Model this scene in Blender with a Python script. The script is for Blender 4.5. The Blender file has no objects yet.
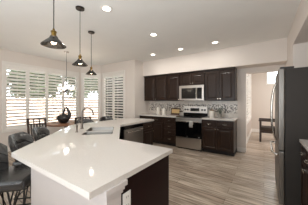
import bpy, bmesh, math, random
from mathutils import Vector, Matrix

random.seed(7)
PI = math.pi
scene = bpy.context.scene
COL = scene.collection

# ------------------------------------------------------------------ camera
EYE = 1.37
cam_data = bpy.data.cameras.new('camera')
cam = bpy.data.objects.new('camera', cam_data)
COL.objects.link(cam)
cam.location = (0, 0, EYE)
cam.rotation_euler = (PI / 2, 0, math.radians(34.0))
cam_data.sensor_width = 36.0
cam_data.lens = 163.0 / 308.0 * 36.0
cam_data.shift_y = -1.5 / 308.0
cam_data.clip_start = 0.02
scene.camera = cam

# ------------------------------------------------------------------ world, sun, exposure
world = bpy.data.worlds.new('world')
scene.world = world
world.use_nodes = True
wn = world.node_tree
for n in list(wn.nodes):
    wn.nodes.remove(n)
w_out = wn.nodes.new('ShaderNodeOutputWorld')
w_bg = wn.nodes.new('ShaderNodeBackground')
w_bg.inputs['Color'].default_value = (0.90, 0.955, 1.0, 1)
w_bg.inputs['Strength'].default_value = 4.8
wn.links.new(w_bg.outputs[0], w_out.inputs[0])

sun_data = bpy.data.lights.new('sun', 'SUN')
sun_data.energy = 2.2
sun_data.angle = math.radians(2)
sun_data.color = (1.0, 0.95, 0.88)
sun = bpy.data.objects.new('sun', sun_data)
COL.objects.link(sun)
sun.rotation_euler = (math.radians(38), 0, math.radians(45))

CAN_POWER = 2.7
PENDANT_POWER = 1.2

def area(name, loc, rot, sx, sy, power, color):
    d = bpy.data.lights.new(name, 'AREA')
    d.shape = 'RECTANGLE'
    d.size, d.size_y = sx, sy
    d.energy = power
    d.color = color
    o = bpy.data.objects.new(name, d)
    COL.objects.link(o)
    o.location = loc
    o.rotation_euler = rot
    return o
# added fill lights, all out of view: behind the camera and in the far room
area('rear_fill', (-2.3, -3.0, 1.4), (PI / 2, 0, 0), 3.0, 1.6, 18.0, (0.90, 0.955, 1.0))  # added fill in front of the plain rear wall, no window there
area('bounce_fill', (-1.6, -1.4, 1.2), (PI - 0.42, 0, 0.40), 3.4, 1.8, 46.0, (0.88, 0.95, 1.0))  # added fill aimed upward to brighten the ceiling, no fixture
area('bounce_fill_right', (-0.1, -1.0, 1.5), (PI - 0.85, 0, 0.15), 0.9, 0.9, 22.0, (0.88, 0.95, 1.0))  # second added upward fill, for the kitchen side of the ceiling
area('far_room_top_fill', (0.9, 6.9, 2.7), (0, 0, 0), 1.2, 1.2, 18.0, (0.96, 0.98, 1.0))  # added overhead fill so the far room is not dark, no fixture modelled
area('far_room_side_fill', (2.25, 6.6, 1.5), (0, PI / 2, 0), 1.6, 2.2, 22.0, (0.96, 0.98, 1.0))  # added side fill towards the shuttered wall; the right wall is windowless

scene.view_settings.view_transform = 'Standard'
scene.view_settings.look = 'None'
scene.view_settings.gamma = 1.0
scene.view_settings.use_curve_mapping = False
scene.view_settings.exposure = 0.62
scene.cycles.use_denoising = True
scene.cycles.max_bounces = 10
scene.cycles.diffuse_bounces = 6
scene.cycles.transparent_max_bounces = 24
scene.cycles.caustics_reflective = False
scene.cycles.caustics_refractive = False
scene.cycles.sample_clamp_indirect = 6.0

# ------------------------------------------------------------------ materials
def lin(c):
    return tuple(((v / 255.0) / 12.92 if v / 255.0 <= 0.04045 else ((v / 255.0 + 0.055) / 1.055) ** 2.4) for v in c) + (1.0,)

def mat(name, rgb, rough=0.5, metal=0.0, spec=0.5, noise=0.0, nscale=8.0, bump=0.0, bscale=60.0, stretch=None, coat=0.0):
    m = bpy.data.materials.new(name)
    m.use_nodes = True
    nt = m.node_tree
    b = nt.nodes['Principled BSDF']
    b.inputs['Roughness'].default_value = rough
    b.inputs['Metallic'].default_value = metal
    b.inputs['Specular IOR Level'].default_value = spec
    b.inputs['Coat Weight'].default_value = coat
    c = lin(rgb)
    tc = nt.nodes.new('ShaderNodeTexCoord')
    mp = nt.nodes.new('ShaderNodeMapping')
    if stretch:
        mp.inputs['Scale'].default_value = stretch
    nt.links.new(tc.outputs['Object'], mp.inputs['Vector'])
    nz = nt.nodes.new('ShaderNodeTexNoise')
    nz.inputs['Scale'].default_value = nscale
    nz.inputs['Detail'].default_value = 4
    nt.links.new(mp.outputs[0], nz.inputs['Vector'])
    rp = nt.nodes.new('ShaderNodeValToRGB')
    k = max(noise, 0.012)
    rp.color_ramp.elements[0].position = 0.3
    rp.color_ramp.elements[1].position = 0.7
    rp.color_ramp.elements[0].color = tuple(min(1, v * (1 - k)) for v in c[:3]) + (1,)
    rp.color_ramp.elements[1].color = tuple(min(1, v * (1 + k)) for v in c[:3]) + (1,)
    nt.links.new(nz.outputs['Fac'], rp.inputs[0])
    nt.links.new(rp.outputs[0], b.inputs['Base Color'])
    if bump:
        n2 = nt.nodes.new('ShaderNodeTexNoise')
        n2.inputs['Scale'].default_value = bscale
        nt.links.new(mp.outputs[0], n2.inputs['Vector'])
        bp = nt.nodes.new('ShaderNodeBump')
        bp.inputs['Strength'].default_value = bump
        bp.inputs['Distance'].default_value = 0.01
        nt.links.new(n2.outputs['Fac'], bp.inputs['Height'])
        nt.links.new(bp.outputs[0], b.inputs['Normal'])
    return m

def glass_mat(name, tint, refl=0.12, alpha=0.0, rough=0.02):
    """thin sheet glass: tinted see-through with a glossy film"""
    m = bpy.data.materials.new(name)
    m.use_nodes = True
    nt = m.node_tree
    for n in list(nt.nodes):
        nt.nodes.remove(n)
    o = nt.nodes.new('ShaderNodeOutputMaterial')
    t = nt.nodes.new('ShaderNodeBsdfTransparent')
    t.inputs['Color'].default_value = tint + (1,)
    g = nt.nodes.new('ShaderNodeBsdfGlossy')
    g.inputs['Roughness'].default_value = rough
    fr = nt.nodes.new('ShaderNodeFresnel')
    fr.inputs['IOR'].default_value = 1.45
    add = nt.nodes.new('ShaderNodeMath')
    add.operation = 'ADD'
    add.use_clamp = True
    add.inputs[1].default_value = refl
    nt.links.new(fr.outputs[0], add.inputs[0])
    mx = nt.nodes.new('ShaderNodeMixShader')
    nt.links.new(add.outputs[0], mx.inputs[0])
    nt.links.new(t.outputs[0], mx.inputs[1])
    nt.links.new(g.outputs[0], mx.inputs[2])
    last = mx
    if alpha > 0:
        d = nt.nodes.new('ShaderNodeBsdfDiffuse')
        d.inputs['Color'].default_value = (0.05, 0.048, 0.045, 1)
        m2 = nt.nodes.new('ShaderNodeMixShader')
        m2.inputs[0].default_value = alpha
        nt.links.new(mx.outputs[0], m2.inputs[1])
        nt.links.new(d.outputs[0], m2.inputs[2])
        last = m2
    nt.links.new(last.outputs[0], o.inputs[0])
    return m

def emit_mat(name, rgb, strength):
    m = bpy.data.materials.new(name)
    m.use_nodes = True
    b = m.node_tree.nodes['Principled BSDF']
    b.inputs['Base Color'].default_value = lin(rgb)
    b.inputs['Emission Color'].default_value = lin(rgb)
    b.inputs['Emission Strength'].default_value = strength
    return m

M = {}
M['wall'] = mat('wall_paint', (229, 220, 212), 0.75, noise=0.012, nscale=3)
M['ceiling'] = mat('ceiling_paint', (240, 239, 236), 0.85, noise=0.01, nscale=3)
M['gray_wall'] = mat('passage_paint', (214, 203, 193), 0.75, noise=0.012, nscale=3)
M['white_trim'] = mat('white_trim_paint', (238, 233, 227), 0.4)
M['shutter'] = mat('shutter_paint', (240, 236, 230), 0.4)
M['island_white'] = mat('island_paint', (206, 199, 196), 0.5)
M['espresso'] = mat('espresso_wood', (46, 31, 23), 0.32, spec=0.3, noise=0.18, nscale=6, stretch=(6, 6, 0.6))
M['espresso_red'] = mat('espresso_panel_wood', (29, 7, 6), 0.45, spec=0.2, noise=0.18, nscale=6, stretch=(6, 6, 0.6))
M['toe'] = mat('toe_kick', (22, 17, 16), 0.6)
M['steel'] = mat('stainless_steel', (196, 191, 186), 0.28, metal=1.0, noise=0.03, nscale=30, stretch=(1, 1, 14))
M['steel_dark'] = mat('stainless_steel_dull', (142, 138, 133), 0.3, metal=1.0, noise=0.03, nscale=30, stretch=(14, 14, 1))
M['fridge_steel'] = mat('fridge_steel', (118, 114, 109), 0.38, metal=1.0, noise=0.03, nscale=30, stretch=(14, 14, 1))
M['steel_bright'] = mat('stainless_steel_bright', (222, 218, 212), 0.45, metal=1.0, noise=0.03, nscale=30, stretch=(1, 1, 14))
M['sink_steel'] = mat('sink_steel', (150, 146, 140), 0.32, metal=1.0)
M['chrome'] = mat('brushed_nickel', (205, 200, 192), 0.2, metal=1.0)
M['nickel_dark'] = mat('faucet_nickel', (118, 110, 102), 0.3, metal=1.0)
M['black_glass'] = mat('black_glass', (7, 7, 8), 0.12, spec=0.3)
M['black_plastic'] = mat('black_plastic', (18, 18, 19), 0.4)
M['micro_window'] = mat('microwave_window', (30, 29, 27), 0.15, spec=0.4)
M['display'] = mat('display_window', (20, 22, 24), 0.15)
M['fridge_side'] = mat('fridge_side', (54, 50, 47), 0.5, spec=0.2, noise=0.03)
M['hinge'] = mat('fridge_hinge', (38, 32, 29), 0.5)
M['leather'] = mat('black_leather', (44, 44, 45), 0.24, spec=0.9, noise=0.06, nscale=20, bump=0.12, bscale=220)
M['black_metal'] = mat('black_metal', (18, 17, 17), 0.45, metal=0.3)
M['bronze'] = mat('dark_bronze', (48, 40, 34), 0.4, metal=0.6)
M['brass'] = mat('aged_brass', (122, 98, 50), 0.4, metal=0.9)
M['cord'] = mat('black_cord', (26, 24, 23), 0.6)
M['smoke_glass'] = glass_mat('smoked_glass', (0.42, 0.40, 0.38), refl=0.05, alpha=0.14)
M['clear_glass'] = glass_mat('window_glass', (0.97, 0.985, 0.98), refl=0.0)
M['bulb'] = emit_mat('bulb_glow', (255, 226, 190), 9.0)
M['can_lens'] = emit_mat('can_lens_glow', (255, 246, 232), 6.0)
M['frosted'] = emit_mat('frosted_shade_glow', (255, 245, 230), 0.7)
M['dark_wood'] = mat('dark_chair_wood', (52, 36, 29), 0.4, noise=0.2, nscale=6, stretch=(5, 5, 1))
M['table_wood'] = mat('table_wood', (142, 96, 66), 0.35, noise=0.15, nscale=5, stretch=(1, 7, 1))
M['sculpt'] = mat('charcoal_ceramic', (44, 43, 44), 0.45, noise=0.12, nscale=14, bump=0.3, bscale=40)
M['ceramic'] = mat('white_ceramic', (232, 226, 216), 0.25)
M['lid_wood'] = mat('lid_wood', (128, 104, 76), 0.5, noise=0.15, nscale=8)
M['board_light'] = mat('maple_wood', (214, 182, 128), 0.45, noise=0.1, nscale=5, stretch=(1, 1, 8))
M['board_dark'] = mat('walnut_wood', (74, 46, 30), 0.45, noise=0.2, nscale=6, stretch=(1, 1, 8))
M['leaf'] = mat('pot_plant_leaf', (84, 96, 78), 0.5, noise=0.3, nscale=14)
M['pot'] = mat('gray_pot', (150, 146, 138), 0.4)
M['soil'] = mat('potting_soil', (48, 38, 30), 0.9)
M['towel'] = mat('linen_towel', (176, 172, 166), 0.9, noise=0.08, nscale=40, bump=0.3, bscale=150)
M['cushion'] = mat('brown_cushion', (70, 58, 50), 0.7, noise=0.1, nscale=14)
M['plate'] = mat('outlet_plastic', (238, 236, 232), 0.35)
M['slot'] = mat('outlet_slot', (70, 68, 66), 0.5)
M['garden_wall'] = mat('block_wall_stucco', (234, 208, 194), 0.9, noise=0.06, nscale=5, bump=0.2, bscale=60)
M['patio'] = mat('patio_ground', (214, 198, 178), 0.9, noise=0.08, nscale=2)
M['foliage'] = mat('tree_leaves', (74, 92, 58), 0.6, noise=0.45, nscale=3)
M['bark'] = mat('tree_bark', (86, 70, 56), 0.85, noise=0.25, nscale=10, stretch=(4, 4, 1))

def quartz():
    m = mat('white_quartz', (216, 210, 204), 0.06, noise=0.03, nscale=70)
    return m
M['quartz'] = quartz()

def planks():
    m = bpy.data.materials.new('wood_look_planks')
    m.use_nodes = True
    nt = m.node_tree
    b = nt.nodes['Principled BSDF']
    tc = nt.nodes.new('ShaderNodeTexCoord')
    br = nt.nodes.new('ShaderNodeTexBrick')
    br.offset = 0.37
    br.inputs['Scale'].default_value = 1.0
    br.inputs['Brick Width'].default_value = 1.22
    br.inputs['Row Height'].default_value = 0.165
    br.inputs['Mortar Size'].default_value = 0.0022
    br.inputs['Mortar Smooth'].default_value = 0.2
    br.inputs['Bias'].default_value = 0.0
    br.inputs['Color1'].default_value = lin((204, 189, 172))
    br.inputs['Color2'].default_value = lin((172, 155, 139))
    br.inputs['Mortar'].default_value = lin((96, 80, 68))
    nt.links.new(tc.outputs['Object'], br.inputs['Vector'])
    mp = nt.nodes.new('ShaderNodeMapping')
    mp.inputs['Scale'].default_value = (1.6, 22, 1)
    nt.links.new(tc.outputs['Object'], mp.inputs['Vector'])
    nz = nt.nodes.new('ShaderNodeTexNoise')
    nz.inputs['Scale'].default_value = 1.4
    nz.inputs['Detail'].default_value = 6
    nt.links.new(mp.outputs[0], nz.inputs['Vector'])
    rp = nt.nodes.new('ShaderNodeValToRGB')
    rp.color_ramp.elements[0].position = 0.38
    rp.color_ramp.elements[1].position = 0.62
    rp.color_ramp.elements[0].color = (0.60, 0.58, 0.56, 1)
    rp.color_ramp.elements[1].color = (1.22, 1.22, 1.22, 1)
    nt.links.new(nz.outputs['Fac'], rp.inputs[0])
    mx = nt.nodes.new('ShaderNodeMix')
    mx.data_type = 'RGBA'
    mx.blend_type = 'MULTIPLY'
    mx.inputs['Factor'].default_value = 1.0
    nt.links.new(br.outputs['Color'], mx.inputs['A'])
    nt.links.new(rp.outputs[0], mx.inputs['B'])
    nt.links.new(mx.outputs['Result'], b.inputs['Base Color'])
    b.inputs['Roughness'].default_value = 0.27
    return m
M['planks'] = planks()

def mosaic(name, scale, cols, light):
    m = bpy.data.materials.new(name)
    m.use_nodes = True
    nt = m.node_tree
    b = nt.nodes['Principled BSDF']
    tc = nt.nodes.new('ShaderNodeTexCoord')
    mp = nt.nodes.new('ShaderNodeMapping')
    mp.inputs['Scale'].default_value = scale
    nt.links.new(tc.outputs['Object'], mp.inputs['Vector'])
    fl = nt.nodes.new('ShaderNodeVectorMath')
    fl.operation = 'FLOOR'
    nt.links.new(mp.outputs[0], fl.inputs[0])
    wnz = nt.nodes.new('ShaderNodeTexWhiteNoise')
    wnz.noise_dimensions = '3D'
    nt.links.new(fl.outputs[0], wnz.inputs['Vector'])
    rp = nt.nodes.new('ShaderNodeValToRGB')
    rp.color_ramp.interpolation = 'CONSTANT'
    els = rp.color_ramp.elements
    els[0].position = 0.0
    els[0].color = lin(cols[0])
    els[1].position = 1.0 / len(cols)
    els[1].color = lin(cols[1])
    for i in range(2, len(cols)):
        e = els.new(i / len(cols))
        e.color = lin(cols[i])
    nt.links.new(wnz.outputs['Value'], rp.inputs[0])
    fr = nt.nodes.new('ShaderNodeVectorMath')
    fr.operation = 'FRACTION'
    nt.links.new(mp.outputs[0], fr.inputs[0])
    sp = nt.nodes.new('ShaderNodeSeparateXYZ')
    nt.links.new(fr.outputs[0], sp.inputs[0])
    mn = nt.nodes.new('ShaderNodeMath')
    mn.operation = 'MINIMUM'
    nt.links.new(sp.outputs['X'], mn.inputs[0])
    nt.links.new(sp.outputs['Z'], mn.inputs[1])
    lt = nt.nodes.new('ShaderNodeMath')
    lt.operation = 'LESS_THAN'
    lt.inputs[1].default_value = 0.08
    nt.links.new(mn.outputs[0], lt.inputs[0])
    mx = nt.nodes.new('ShaderNodeMix')
    mx.data_type = 'RGBA'
    nt.links.new(lt.outputs[0], mx.inputs['Factor'])
    nt.links.new(rp.outputs[0], mx.inputs['A'])
    mx.inputs['B'].default_value = lin(light)
    nt.links.new(mx.outputs['Result'], b.inputs['Base Color'])
    b.inputs['Roughness'].default_value = 0.25
    return m
M['mosaic'] = mosaic('mosaic_tile', (36, 1, 40),
                     [(226, 218, 208), (60, 54, 50), (206, 198, 188), (120, 110, 102), (232, 226, 218), (160, 150, 140), (88, 80, 74), (220, 212, 204)],
                     (222, 215, 206))
M['tile'] = mosaic('field_tile', (7, 1, 8), [(224, 216, 206), (220, 211, 201), (226, 219, 210)], (208, 200, 191))

# ------------------------------------------------------------------ mesh helpers
class MB:
    """collects shapes for ONE mesh object"""
    def __init__(self):
        self.bm = bmesh.new()

    def box(self, x0, x1, y0, y1, z0, z1, bevel=0.0):
        r = bmesh.ops.create_cube(self.bm, size=1.0)
        vs = r['verts']
        for v in vs:
            v.co = Vector(((x0 + x1) / 2 + v.co.x * (x1 - x0), (y0 + y1) / 2 + v.co.y * (y1 - y0), (z0 + z1) / 2 + v.co.z * (z1 - z0)))
        if bevel:
            es = list({e for v in vs for e in v.link_edges})
            bmesh.ops.bevel(self.bm, geom=es, offset=bevel, segments=2, affect='EDGES', profile=0.7)
        return self

    def slab(self, center, size, rot, bevel=0.0):
        r = bmesh.ops.create_cube(self.bm, size=1.0)
        vs = r['verts']
        for v in vs:
            p = Vector((v.co.x * size[0], v.co.y * size[1], v.co.z * size[2]))
            v.co = Vector(center) + rot @ p
        if bevel:
            es = list({e for v in vs for e in v.link_edges})
            bmesh.ops.bevel(self.bm, geom=es, offset=bevel, segments=2, affect='EDGES', profile=0.7)
        return self

    def bar(self, p0, p1, w, h=None, bevel=0.0):
        p0, p1 = Vector(p0), Vector(p1)
        d = p1 - p0
        q = d.to_track_quat('Z', 'Y').to_matrix()
        return self.slab((p0 + p1) / 2, (w, h or w, d.length), q, bevel)

    def ring(self, pts):
        return [self.bm.verts.new(p) for p in pts]

    def bridge(self, a, b, close=True):
        n = len(a)
        for i in range(n if close else n - 1):
            j = (i + 1) % n
            try:
                self.bm.faces.new((a[i], a[j], b[j], b[i]))
            except ValueError:
                pass

    def cap(self, a):
        try:
            self.bm.faces.new(a)
        except ValueError:
            pass

    def rod(self, p0, p1, r0, r1=None, n=10):
        p0, p1 = Vector(p0), Vector(p1)
        r1 = r0 if r1 is None else r1
        q = (p1 - p0).to_track_quat('Z', 'Y').to_matrix()
        rs = []
        for p, r in ((p0, r0), (p1, r1)):
            rs.append(self.ring([p + q @ Vector((r * math.cos(2 * PI * i / n), r * math.sin(2 * PI * i / n), 0)) for i in range(n)]))
        self.bridge(rs[0], rs[1])
        self.cap(rs[0][::-1])
        self.cap(rs[1])
        return self

    def tube(self, pts, r, n=8, closed=False):
        pts = [Vector(p) for p in pts]
        m = len(pts)
        rad = r if isinstance(r, (list, tuple)) else [r] * m
        rings = []
        up = None
        for i, p in enumerate(pts):
            if closed:
                t = pts[(i + 1) % m] - pts[i - 1]
            else:
                t = pts[min(i + 1, m - 1)] - pts[max(i - 1, 0)]
            t.normalize()
            if up is None:
                up = t.orthogonal().normalized()
            up = (up - t * up.dot(t)).normalized()
            bi = t.cross(up)
            rings.append(self.ring([p + (up * math.cos(2 * PI * k / n) + bi * math.sin(2 * PI * k / n)) * rad[i] for k in range(n)]))
        for i in range(m - 1):
            self.bridge(rings[i], rings[i + 1])
        if closed:
            self.bridge(rings[-1], rings[0])
        else:
            self.cap(rings[0][::-1])
            self.cap(rings[-1])
        return self

    def lathe(self, prof, c=(0, 0, 0), n=24, caps=True):
        rings = []
        for r, z in prof:
            rings.append(self.ring([(c[0] + r * math.cos(2 * PI * i / n), c[1] + r * math.sin(2 * PI * i / n), c[2] + z) for i in range(n)]))
        for a, b in zip(rings, rings[1:]):
            self.bridge(a, b)
        if caps:
            self.cap(rings[0][::-1])
            self.cap(rings[-1])
        return self

    def prism(self, poly, z0, z1):
        a = self.ring([(x, y, z0) for x, y in poly])
        b = self.ring([(x, y, z1) for x, y in poly])
        self.bridge(a, b)
        self.cap(a[::-1])
        self.cap(b)
        return self

    def panel(self, x0, x1, z0, z1, steps, thick):
        """front facing -y: nested rectangles (inset, y), the last one filled, plus sides and back"""
        def rect(ins, y):
            return self.ring([(x0 + ins, y, z0 + ins), (x1 - ins, y, z0 + ins), (x1 - ins, y, z1 - ins), (x0 + ins, y, z1 - ins)])
        back = rect(0, thick)
        rs = [rect(i, y) for i, y in steps]
        self.bridge(back, rs[0])
        for a, b in zip(rs, rs[1:]):
            self.bridge(a, b)
        self.cap(rs[-1])
        self.cap(back[::-1])
        return self

    def build(self, name, material, parent=None, smooth=False, subsurf=0, bevel=0.0):
        bmesh.ops.recalc_face_normals(self.bm, faces=self.bm.faces)
        me = bpy.data.meshes.new(name)
        self.bm.to_mesh(me)
        self.bm.free()
        me.materials.append(material)
        if smooth:
            for p in me.polygons:
                p.use_smooth = True
        o = bpy.data.objects.new(name, me)
        COL.objects.link(o)
        if parent is not None:
            o.parent = parent
        if bevel:
            bv = o.modifiers.new('soft_edge', 'BEVEL')
            bv.width = bevel
            bv.segments = 2
            bv.limit_method = 'ANGLE'
        if subsurf:
            s = o.modifiers.new('smooth', 'SUBSURF')
            s.levels = subsurf
            s.render_levels = subsurf
        return o


def auto_smooth(o, deg=40):
    me = o.data
    for p in me.polygons:
        p.use_smooth = True
    bm = bmesh.new()
    bm.from_mesh(me)
    lim = math.radians(deg)
    for e in bm.edges:
        if len(e.link_faces) == 2 and e.calc_face_angle(0) > lim:
            e.smooth = False
    bm.to_mesh(me)
    bm.free()
    return o


def tag(o, label, cat, group=None):
    o['label'] = label
    o['category'] = cat
    if group:
        o['group'] = group
    return o


def thing(name, label, cat, loc=(0, 0, 0), rz=0.0, group=None):
    o = bpy.data.objects.new(name, None)
    o.empty_display_size = 0.1
    COL.objects.link(o)
    o.location = loc
    o.rotation_euler = (0, 0, rz)
    return tag(o, label, cat, group)


def struct(o):
    o['kind'] = 'structure'
    return o


def dup(root, loc, rz, label, group=None):
    r = root.copy()
    COL.objects.link(r)
    r.location = loc
    r.rotation_euler = (0, 0, rz)
    r['label'] = label
    if group:
        r['group'] = group
    for ch in list(root.children):
        c = ch.copy()
        COL.objects.link(c)
        c.parent = r
        for g in list(ch.children):
            d = g.copy()
            COL.objects.link(d)
            d.parent = c
    return r

# ------------------------------------------------------------------ the setting
CEIL = 2.75
BACK_Y = 4.97
LEFT_X = -3.55

o = MB().box(-5.9, 1.24, -3.34, 4.26, -0.08, 0.0).box(-3.69, 2.44, 4.26, 5.11, -0.08, 0.0).box(-0.61, 2.44, 5.11, 8.66, -0.08, 0.0).build('floor', M['planks']); struct(o)
o = MB().box(-5.9, 1.24, -3.34, 4.26, CEIL, CEIL + 0.1).box(-3.69, 2.44, 4.26, 5.11, CEIL, CEIL + 0.1).box(-0.61, 2.44, 5.11, 8.66, CEIL, CEIL + 0.1).build('ceiling', M['ceiling']); struct(o)


def wall(name, p0, p1, openings=(), h=CEIL, t=0.14, material=None):
    """wall from p0 to p1, its room face on the line, thickness to the left of travel; openings (a, b, z0, z1)"""
    p0, p1 = Vector((p0[0], p0[1], 0)), Vector((p1[0], p1[1], 0))
    d = p1 - p0
    L = d.length
    mb = MB()
    x = 0.0
    for a, b, z0, z1 in sorted(openings):
        if a > x:
            mb.box(x, a, 0, t, 0, h)
        if z0 > 0:
            mb.box(a, b, 0, t, 0, z0)
        if z1 < h:
            mb.box(a, b, 0, t, z1, h)
        x = b
    if x < L:
        mb.box(x, L, 0, t, 0, h)
    o = mb.build(name, material or M['wall'])
    o.location = p0
    o.rotation_euler = (0, 0, math.atan2(d.y, d.x))
    return struct(o)


C3 = (-5.75, 3.55)
C2 = (-5.2, 4.09)
C1 = (LEFT_X, 4.12)
WZ0, WZ1 = 0.56, 2.40
WIN1 = (1.36, 3.46)          # along the left wall (world y)
wall('wall_left', (-5.75, -3.2), C3, [(WIN1[0] + 3.2, WIN1[1] + 3.2, WZ0, WZ1)])
bay_len = math.hypot(C2[0] - C3[0], C2[1] - C3[1])
wall('wall_bay', C3, C2, [(0.07, bay_len - 0.07, WZ0, WZ1)])
wall('wall_nook', C2, C1, [(0.07, 1.19, WZ0, WZ1)])
struct(MB().box(-5.9, 1.24, -3.34, -3.2, 0, CEIL).build('wall_rear', M['wall']))
wall('wall_kitchen', C1, (LEFT_X, BACK_Y))
wall('wall_back', (LEFT_X - 0.14, BACK_Y), (0.42, BACK_Y), [(LEFT_X * -1 + 0.14 - 0.395, LEFT_X * -1 + 0.14 + 0.42, 0, 2.10)], material=M['wall'])


def window(name, p0, p1, a, b, panels, t=0.14):
    """shuttered window in the wall p0-p1 between a and b: frame, panes and one louvred panel per leaf"""
    p0, p1 = Vector((p0[0], p0[1], 0)), Vector((p1[0], p1[1], 0))
    d = p1 - p0
    e = bpy.data.objects.new(name, None)
    COL.objects.link(e)
    e.location = p0
    e.rotation_euler = (0, 0, math.atan2(d.y, d.x))
    struct(e)
    f = MB()
    F = 0.05
    f.box(a - 0.035, b + 0.035, -0.025, 0.0, WZ1 - F + 0.02, WZ1 + 0.035)
    f.box(a - 0.035, b + 0.035, -0.03, 0.0, WZ0 - 0.035, WZ0 + F - 0.02)
    f.box(a - 0.035, a + 0.022, -0.025, 0.0, WZ0 + 0.03, WZ1 - 0.03)
    f.box(b - 0.022, b + 0.035, -0.025, 0.0, WZ0 + 0.03, WZ1 - 0.03)
    f.box(a, b, 0.0, t, WZ1 - 0.02, WZ1)
    f.box(a, b, 0.0, t, WZ0, WZ0 + 0.02)
    f.box(a, a + 0.02, 0.0, t, WZ0 + 0.02, WZ1 - 0.02)
    f.box(b - 0.02, b, 0.0, t, WZ0 + 0.02, WZ1 - 0.02)
    f.build('window_frame', M['white_trim'], e)
    MB().box(a + 0.02, b - 0.02, t - 0.03, t - 0.025, WZ0 + 0.02, WZ1 - 0.02).build('window_pane', M['clear_glass'], e)
    i0, i1 = a + 0.024, b - 0.024
    w = (i1 - i0) / panels
    for k in range(panels):
        x0, x1 = i0 + k * w + 0.002, i0 + (k + 1) * w - 0.002
        s = MB()
        st = 0.042 if w > 0.45 else 0.036
        zb, zt = WZ0 + 0.032, WZ1 - 0.032
        s.box(x0, x0 + st, 0.004, 0.036, zb, zt)
        s.box(x1 - st, x1, 0.004, 0.036, zb, zt)
        s.box(x0 + st, x1 - st, 0.004, 0.036, zb, zb + 0.10)
        s.box(x0 + st, x1 - st, 0.004, 0.036, zt - 0.09, zt)
        z = zb + 0.15
        rot = Matrix.Rotation(math.radians(-32), 3, 'X')
        while z < zt - 0.12:
            s.slab(((x0 + x1) / 2, 0.022, z), (x1 - x0 - 2 * st - 0.004, 0.082, 0.011), rot)
            z += 0.094
        s.rod(((x0 + x1) / 2, -0.026, zb + 0.14), ((x0 + x1) / 2, -0.026, zt - 0.14), 0.005, n=6)
        s.build('shutter_panel', M['shutter'], e)
    return e


window('window_1', (-5.75, -3.2), C3, WIN1[0] + 3.2, WIN1[1] + 3.2, 4)
window('window_2', C3, C2, 0.07, bay_len - 0.07, 1)
window('window_3', C2, C1, 0.07, 1.19, 2)

# soffit over the wall cabinets, carried on across the passage
SOF_Y, SOF_Z = 4.56, 2.245
struct(MB().box(LEFT_X, 0.42, SOF_Y, BACK_Y, SOF_Z, CEIL).build('wall_soffit', M['wall']))
# right wall: pier beside the passage, header and the niche behind the refrigerator
struct(MB().box(0.42, 1.24, 3.73, BACK_Y, 0, CEIL).box(0.42, 1.24, -3.2, 3.73, 2.36, CEIL).box(1.10, 1.24, -3.2, 3.73, 0, 2.36).build('wall_right', M['wall']))

# backsplash
struct(MB().box(LEFT_X, -0.60, BACK_Y - 0.008, BACK_Y, 0.914, 1.40).build('trim_1', M['tile']))
struct(MB().box(LEFT_X, -0.60, BACK_Y - 0.013, BACK_Y - 0.008, 1.03, 1.275).build('trim_2', M['mosaic']))

# baseboards
struct(MB().box(-0.60, -0.395, BACK_Y - 0.015, BACK_Y, 0, 0.11).box(-0.41, -0.395, BACK_Y, BACK_Y + 0.14, 0, 0.11).build('baseboard_back', M['white_trim']))
struct(MB().box(-5.75, -5.735, -3.2, 3.54, 0, 0.11).build('baseboard_left', M['white_trim']))
struct(MB().box(0.405, 0.42, 3.73, BACK_Y, 0, 0.11).build('baseboard_right', M['white_trim']))

# the room beyond the passage
HX0, HX1, HY0, HY1 = -0.47, 2.3, BACK_Y + 0.14, 8.52
wall('wall_hall_left', (HX0, HY0), (HX0, HY1), [(0.45, 3.0, 0.66, 2.5)], material=M['gray_wall'])
wall('wall_hall_far', (HX0 - 0.14, HY1), (HX1 + 0.14, HY1), [(0.74, 1.55, 2.12, 2.62)], material=M['gray_wall'])
wall('wall_hall_right', (HX1, HY1), (HX1, HY0), material=M['gray_wall'])
struct(MB().box(0.42, HX1 + 0.14, HY0 - 0.14, HY0, 0, CEIL).build('wall_hall_near', M['gray_wall']))
struct(MB().box(HX0, HX1, HY1 - 0.015, HY1, 0, 0.13).build('baseboard_hall_far', M['white_trim']))
struct(MB().box(HX0, HX0 + 0.015, HY0, HY1 - 0.015, 0, 0.13).build('baseboard_hall_left', M['white_trim']))

e = bpy.data.objects.new('window_4', None); COL.objects.link(e); struct(e)
mb = MB()
for (y0, y1, z0, z1) in ((HY0 + 0.42, HY0 + 3.03, 2.46, 2.54), (HY0 + 0.42, HY0 + 3.03, 0.62, 0.70), (HY0 + 0.42, HY0 + 0.5, 0.70, 2.46), (HY0 + 2.95, HY0 + 3.03, 0.70, 2.46)):
    mb.box(HX0, HX0 + 0.025, y0, y1, z0, z1)
mb.build('window_frame', M['white_trim'], e)
MB().box(HX0 - 0.11, HX0 - 0.105, HY0 + 0.45, HY0 + 3.0, 0.66, 2.5).build('window_pane', M['clear_glass'], e)
for k in range(4):
    y0 = HY0 + 0.5 + k * 0.6125
    y1 = y0 + 0.608
    s = MB()
    s.box(HX0 - 0.035, HX0 - 0.003, y0, y0 + 0.045, 0.70, 2.46)
    s.box(HX0 - 0.035, HX0 - 0.003, y1 - 0.045, y1, 0.70, 2.46)
    s.box(HX0 - 0.035, HX0 - 0.003, y0 + 0.045, y1 - 0.045, 0.70, 0.80)
    s.box(HX0 - 0.035, HX0 - 0.003, y0 + 0.045, y1 - 0.045, 2.37, 2.46)
    z = 0.85
    while z < 2.35:
        s.slab((HX0 - 0.019, (y0 + y1) / 2, z), (0.082, y1 - y0 - 0.094, 0.011), Matrix.Rotation(math.radians(-35), 3, 'Y'))
        z += 0.094
    s.build('shutter_panel', M['shutter'], e)
e = bpy.data.objects.new('window_5', None); COL.objects.link(e); struct(e)
wx0, wx1 = HX0 - 0.14 + 0.74, HX0 - 0.14 + 1.55
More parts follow.
